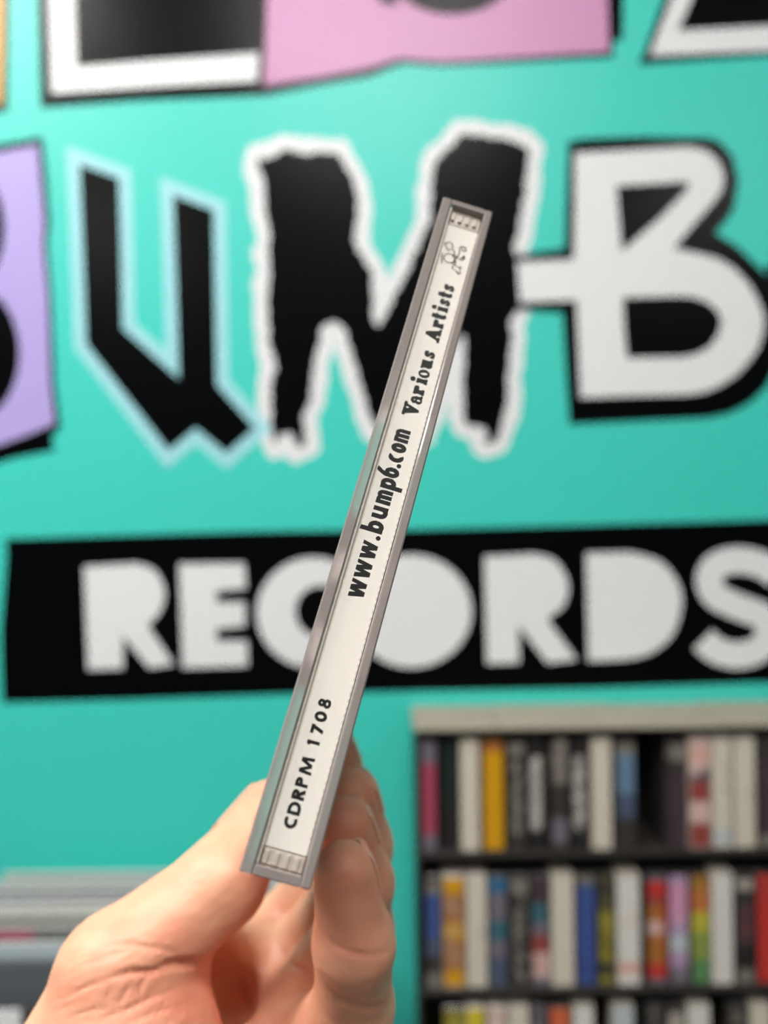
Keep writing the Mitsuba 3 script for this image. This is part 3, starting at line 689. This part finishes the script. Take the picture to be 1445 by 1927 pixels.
ARM = (EYE + np.array([-.150, -.005, -.335]), .034)
FINGERS = [['t_tip', 't_ip', 't_mcp', 'then'], ['i_tip', 'i_dip', 'i_pip', 'i_mcp'], ['m_tip', 'm_dip', 'm_pip', 'm_mcp'], ['r_tip', 'r_dip', 'r_pip', 'r_mcp'], ['p_tip', 'p_dip', 'p_pip', 'p_mcp']]
PALM = [('i_mcp', 'm_mcp'), ('m_mcp', 'r_mcp'), ('r_mcp', 'p_mcp'), ('i_mcp', 'wrist2'), ('m_mcp', 'wrist'), ('r_mcp', 'wrist'), ('p_mcp', 'hyp'), ('hyp', 'wrist'), ('then', 'cmc'), ('cmc', 'wrist')]


def seg(p, A, B):
    (a, ra), (b, rb) = A, B
    ba = b - a
    h = np.clip((p - a) @ ba / (ba @ ba), 0, 1)
    return np.linalg.norm(p - a - h[:, None] * ba, axis=1) - (ra + (rb - ra) * h)


def smin(a, b, k):
    h = np.maximum(k - np.abs(a - b), 0) / k
    return np.minimum(a, b) - h * h * k * 0.25


def case_sd(p):
    q = p - CO
    u, t, w = q @ CU, q @ CT, q @ CN
    d = np.stack([np.abs(u - CL / 2000) - CL / 2000, np.abs(t - CW / 2000) - CW / 2000, np.abs(w - .071) - .071], 1)
    return np.linalg.norm(np.maximum(d, 0), axis=1) + np.minimum(d.max(1), 0)


def hand_sd(p):
    fingers = []
    for ch in FINGERS:
        d = None
        for a, b in zip(ch[:-1], ch[1:]):
            s = seg(p, J[a], J[b])
            d = s if d is None else smin(d, s, .003)
        fingers.append(d)
    four = fingers[1]
    for d in fingers[2:]:
        four = smin(four, d, .0012)
    palm = None
    for a, b in PALM:
        s = seg(p, J[a], J[b])
        palm = s if palm is None else smin(palm, s, .006)
    palm = smin(palm, seg(p, J['wrist'], ARM), .02)
    web = seg(p, (P(335, 1775, .166), .0075), (P(470, 1815, .192), .0085))
    d = smin(palm, four, .005)
    d = smin(d, fingers[0], .004)
    d = smin(d, web, .008)
    hollow = smin(seg(p, (P(410, 1822, .169), .0042), (P(428, 1885, .172), .0058)), seg(p, (P(428, 1885, .172), .0058), (P(446, 1995, .162), .0060)), .002)
    d = -smin(-d, hollow, .004)            # the hollow of the palm beside the ball of the thumb
    return np.maximum(d, .00025 - case_sd(p))


def surface_nets(fn, lo, hi, h):
    from scipy.ndimage import zoom
    k = 5
    n = np.ceil((hi - lo) / h / k).astype(int) * k + 1
    nc = (n - 1) // k + 1
    gc = np.stack(np.meshgrid(*[lo[i] + np.arange(nc[i]) * h * k for i in range(3)], indexing='ij'), -1).reshape(-1, 3)
    coarse = fn(gc).reshape(nc)
    d = zoom(coarse, [n[i] / nc[i] for i in range(3)], order=1, grid_mode=False, mode='nearest').astype(np.float32)
    near = np.argwhere(np.abs(d) < h * k * 1.2)
    for c in np.array_split(near, max(1, len(near) // 400000)):
        d[c[:, 0], c[:, 1], c[:, 2]] = fn(lo + c * h)
    s = d < 0
    cell = np.zeros(n - 1, np.int8)
    for a, b, c in np.ndindex(2, 2, 2):
        cell += s[a:n[0] - 1 + a, b:n[1] - 1 + b, c:n[2] - 1 + c]
    idx = np.argwhere((cell > 0) & (cell < 8))
    num = np.full(n - 1, -1, np.int32)
    num[tuple(idx.T)] = np.arange(len(idx))
    v = lo + (idx + 0.5) * h
    F_ = []
    for ax in range(3):
        o1, o2 = [(1, 2), (2, 0), (0, 1)][ax]
        sl = [slice(None)] * 3; sl2 = [slice(None)] * 3
        sl[ax] = slice(0, -1); sl2[ax] = slice(1, None)
        diff = np.argwhere(s[tuple(sl)] != s[tuple(sl2)])
        diff = diff[(diff[:, o1] > 0) & (diff[:, o2] > 0) & (diff[:, o1] < n[o1] - 1) & (diff[:, o2] < n[o2] - 1)]
        e1, e2 = np.eye(3, dtype=int)[o1], np.eye(3, dtype=int)[o2]
        q = np.stack([num[tuple((diff - e1 - e2).T)], num[tuple((diff - e2).T)], num[tuple(diff.T)], num[tuple((diff - e1).T)]], 1)
        flip = ~s[tuple(diff.T)]
        q[flip] = q[flip][:, ::-1]
        F_.append(q)
    q = np.vstack(F_)
    return v, np.vstack([q[:, [0, 1, 2]], q[:, [0, 2, 3]]])


def grad(fn, p, e=2e-4):
    g = np.stack([fn(p + e * np.eye(3)[i]) - fn(p - e * np.eye(3)[i]) for i in range(3)], 1)
    return g / (np.linalg.norm(g, axis=1, keepdims=True) + 1e-12)


pts = np.array([J[k][0] for k in J] + [ARM[0]]); rad = np.array([J[k][1] for k in J] + [ARM[1]])
lo, hi = (pts - rad[:, None]).min(0) - .006, (pts + rad[:, None]).max(0) + .006
hv, hf = surface_nets(hand_sd, lo, hi, .0013)
for _ in range(3):
    hv = hv - grad(hand_sd, hv) * np.clip(hand_sd(hv), -.0006, .0006)[:, None]
hm = trimesh.Trimesh(hv, hf, process=False)
v2, f2 = trimesh.remesh.subdivide(hm.vertices, hm.faces)
hm = trimesh.Trimesh(v2, f2, process=False)
from scipy.sparse import coo_matrix, diags
ee = np.vstack([f2[:, [0, 1]], f2[:, [1, 2]], f2[:, [2, 0]]])
adj = coo_matrix((np.ones(2 * len(ee)), (np.r_[ee[:, 0], ee[:, 1]], np.r_[ee[:, 1], ee[:, 0]])), shape=(len(v2), len(v2))).tocsr()
adj = diags(1 / np.maximum(np.asarray(adj.sum(1)).ravel(), 1)) @ adj
hv = np.array(v2)
for k_ in range(12):
    hv = hv + (.5 if k_ % 2 == 0 else -.52) * (adj @ hv - hv)
hm = trimesh.Trimesh(hv, f2, process=False)
# skin creases: (pixels of the photograph, depth mm, width mm), pressed into the surface that faces the lens
CREASE = [
    ([(402, 1806), (375, 1811), (349, 1813), (325, 1815), (300, 1823)], 2.2, 1.3), ([(325, 1815), (289, 1828), (249, 1829), (213, 1839)], 1.3, .9), ([(213, 1839), (173, 1853), (143, 1866), (110, 1882)], .55, .7),
    ([(196, 1783), (233, 1776), (282, 1783), (319, 1788), (342, 1803)], .45, .8), ([(170, 1805), (200, 1796), (250, 1790)], .3, .6), ([(150, 1818), (190, 1806), (226, 1802)], .3, .6),
    ([(186, 1919), (233, 1902), (282, 1879), (316, 1867), (352, 1852)], .5, .7), ([(126, 1916), (150, 1908), (176, 1900), (210, 1893)], .4, .6), ([(233, 1930), (299, 1902), (365, 1889)], .35, .6),
    ([(222, 1892), (238, 1866), (249, 1845)], .5, .8), ([(262, 1876), (266, 1852), (282, 1831)], .55, .9), ([(253, 1879), (250, 1860), (249, 1845)], .4, .7), ([(200, 1890), (206, 1866), (218, 1850)], .3, .6),
    ([(100, 1905), (130, 1892), (165, 1885)], .3, .5), ([(90, 1925), (125, 1930), (170, 1918)], .3, .5),
    ([(602, 1752), (622, 1772), (650, 1788), (690, 1797), (728, 1792)], .5, .9), ([(600, 1835), (622, 1862), (650, 1885), (690, 1897), (725, 1890)], .7, 1.0), ([(612, 1764), (640, 1775), (670, 1778)], .25, .6),
    ([(530, 1785), (542, 1805), (560, 1822), (585, 1834)], .9, 1.0), ([(452, 1830), (462, 1870), (480, 1927)], .7, 1.1)]
r_ = np.random.default_rng(11)
for _ in range(46):                       # fine lines of the ball of the thumb, fanning out from its fold
    a = r_.uniform(-.62, -.22)
    x, y, n_ = r_.uniform(70, 350), r_.uniform(1800, 1945), r_.uniform(25, 70)
    CREASE.append(([(x, y), (x + n_ * math.cos(a) * .5, y + n_ * math.sin(a) * .5 + r_.uniform(-4, 4)), (x + n_ * math.cos(a), y + n_ * math.sin(a))], r_.uniform(.08, .22), r_.uniform(.3, .5)))
for _ in range(26):                       # fine lines across the thumb
    a = r_.uniform(-.75, -.35)
    x, y, n_ = r_.uniform(150, 420), r_.uniform(1650, 1800), r_.uniform(25, 80)
    CREASE.append(([(x, y), (x + n_ * math.cos(a) * .5, y + n_ * math.sin(a) * .5 + r_.uniform(-5, 5)), (x + n_ * math.cos(a), y + n_ * math.sin(a))], r_.uniform(.05, .13), r_.uniform(.4, .7)))
nrm = np.array(trimesh.Trimesh(hv, hm.faces, process=False).vertex_normals)
rel = hv - EYE
depth = rel @ FWD
px = 722.5 + FOCAL * (rel @ RIGHT) / depth
py = 963.5 - FOCAL * (rel @ UP) / depth
facing = np.clip(-(nrm * rel).sum(1) / np.linalg.norm(rel, axis=1) * 3, 0, 1) * (depth > .1)
dsp = np.zeros(len(hv)); red = np.zeros(len(hv))
for line, dep, wid in CREASE:
    L = LineString(smooth_pts(line, 5, False) + [line[-1]])
    x0, y0, x1, y1 = L.bounds
    sel = np.nonzero((px > x0 - 40) & (px < x1 + 40) & (py > y0 - 40) & (py < y1 + 40) & (facing > 0) & (depth < .2))[0]
    if not len(sel): continue
    import shapely
    P2 = shapely.points(px[sel], py[sel])
    dist = shapely.distance(L, P2) * depth[sel] / FOCAL * 1000
    end = np.clip(1.15 - np.abs(shapely.line_locate_point(L, P2, normalized=True) - .5) * 2, 0.15, 1) ** .7
    g = np.exp(-(dist / wid) ** 2) * end
    dsp[sel] = np.maximum(dsp[sel], dep * (g - .35 * np.exp(-(dist / (2.4 * wid)) ** 2) * end) * facing[sel])
    red[sel] = np.maximum(red[sel], g * min(1, dep) * facing[sel])
wr = meshkit.fbm(hv * np.array([260, 260, 620]), 3, 5) - .5
hv = hv - nrm * (dsp + .18 * wr)[:, None] / 1000
# skin colour: pinker at the fingertips, knuckles and palm, with faint mottling
tips = np.max([np.exp(-(np.linalg.norm(hv - J[k][0], axis=1) / .017) ** 2) for k in ('t_tip', 'i_tip', 'm_tip', 'r_tip', 'p_tip')], axis=0)
palmy = np.exp(-(np.linalg.norm(hv - P(330, 1900, .15), axis=1) / .02) ** 2)
mot = meshkit.fbm(hv * 160, 3, 9)
base, pinkc, deep = lin(230, 169, 137), lin(222, 130, 108), lin(180, 86, 68)
k1 = np.clip(.6 * tips + .6 * palmy + .9 * (mot - .45), 0, 1)[:, None]
col = base * (1 - k1) + pinkc * k1
k2 = np.clip(red * .4, 0, .5)[:, None]
col = col * (1 - k2) + deep * k2
mat('skin', {'type': 'mesh_attribute', 'name': 'vertex_color'}, 0.45, 0.4)
tag('hand', 'bare left hand gripping the clear disc case between thumb and fingers', 'hand')
add('hand', trimesh.Trimesh(hv, hm.faces, process=False), 'skin', True, color=col)


def nail(tip, dip, side, label, length=.0065, half=46):
    """A curved nail plate on the back of the last finger bone, SIDE the rough direction of the finger's back."""
    (a, ra), (b, rb) = J[tip], J[dip]
    ax = (b - a) / np.linalg.norm(b - a)
    s = side - ax * (side @ ax); s /= np.linalg.norm(s)
    o = np.cross(ax, s)
    n, m = 13, 15
    top, bot = [], []
    for i in range(n):
        x = -.0046 + (length + .0046) * i / (n - 1)
        for j in range(m):
            q = (j / (m - 1) * 2 - 1)
            ph = math.radians(half) * q
            xx = x + .0016 * q * q * (1 if i < n / 2 else -1)
            r = ra + (rb - ra) * max(xx, 0) / np.linalg.norm(b - a)
            rr = math.sqrt(max(r * r - min(xx, 0) ** 2, 1e-9)) if xx < 0 else r
            if xx < 0: rr = max(rr, r * .80)
            dirv = s * math.cos(ph) + o * math.sin(ph)
            top.append(a + ax * xx + dirv * (rr + .00045)); bot.append(a + ax * xx + dirv * (rr - .0006))
    v = np.array(top + bot); f = []
    N = n * m
    for i in range(n - 1):
        for j in range(m - 1):
            q = i * m + j
            f += [[q, q + 1, q + m + 1], [q, q + m + 1, q + m], [N + q, N + q + m + 1, N + q + 1], [N + q, N + q + m, N + q + m + 1]]
    rim = [j for j in range(m)] + [i * m + m - 1 for i in range(1, n)] + [(n - 1) * m + j for j in range(m - 2, -1, -1)] + [i * m for i in range(n - 2, 0, -1)]
    for q, w in zip(rim, rim[1:] + rim[:1]):
        f += [[q, N + q, N + w], [q, N + w, w]]
    me = trimesh.Trimesh(v, f, process=True); me.fix_normals()
    k = numbered('hand__fingernail')
    add(k, me, 'nail', 50); labels[k] = {'label': label}


back = CT * .8 + FWD * .62
nail('p_tip', 'p_dip', back, 'short nail of the nearest finger')
nail('r_tip', 'r_dip', back, 'short nail of the second nearest finger')
nail('m_tip', 'm_dip', back, 'short nail')
nail('i_tip', 'i_dip', back, 'short nail')
nail('t_tip', 't_ip', -CT * .6 + FWD * .8 + UP * .2, 'thumbnail', .012, 45)
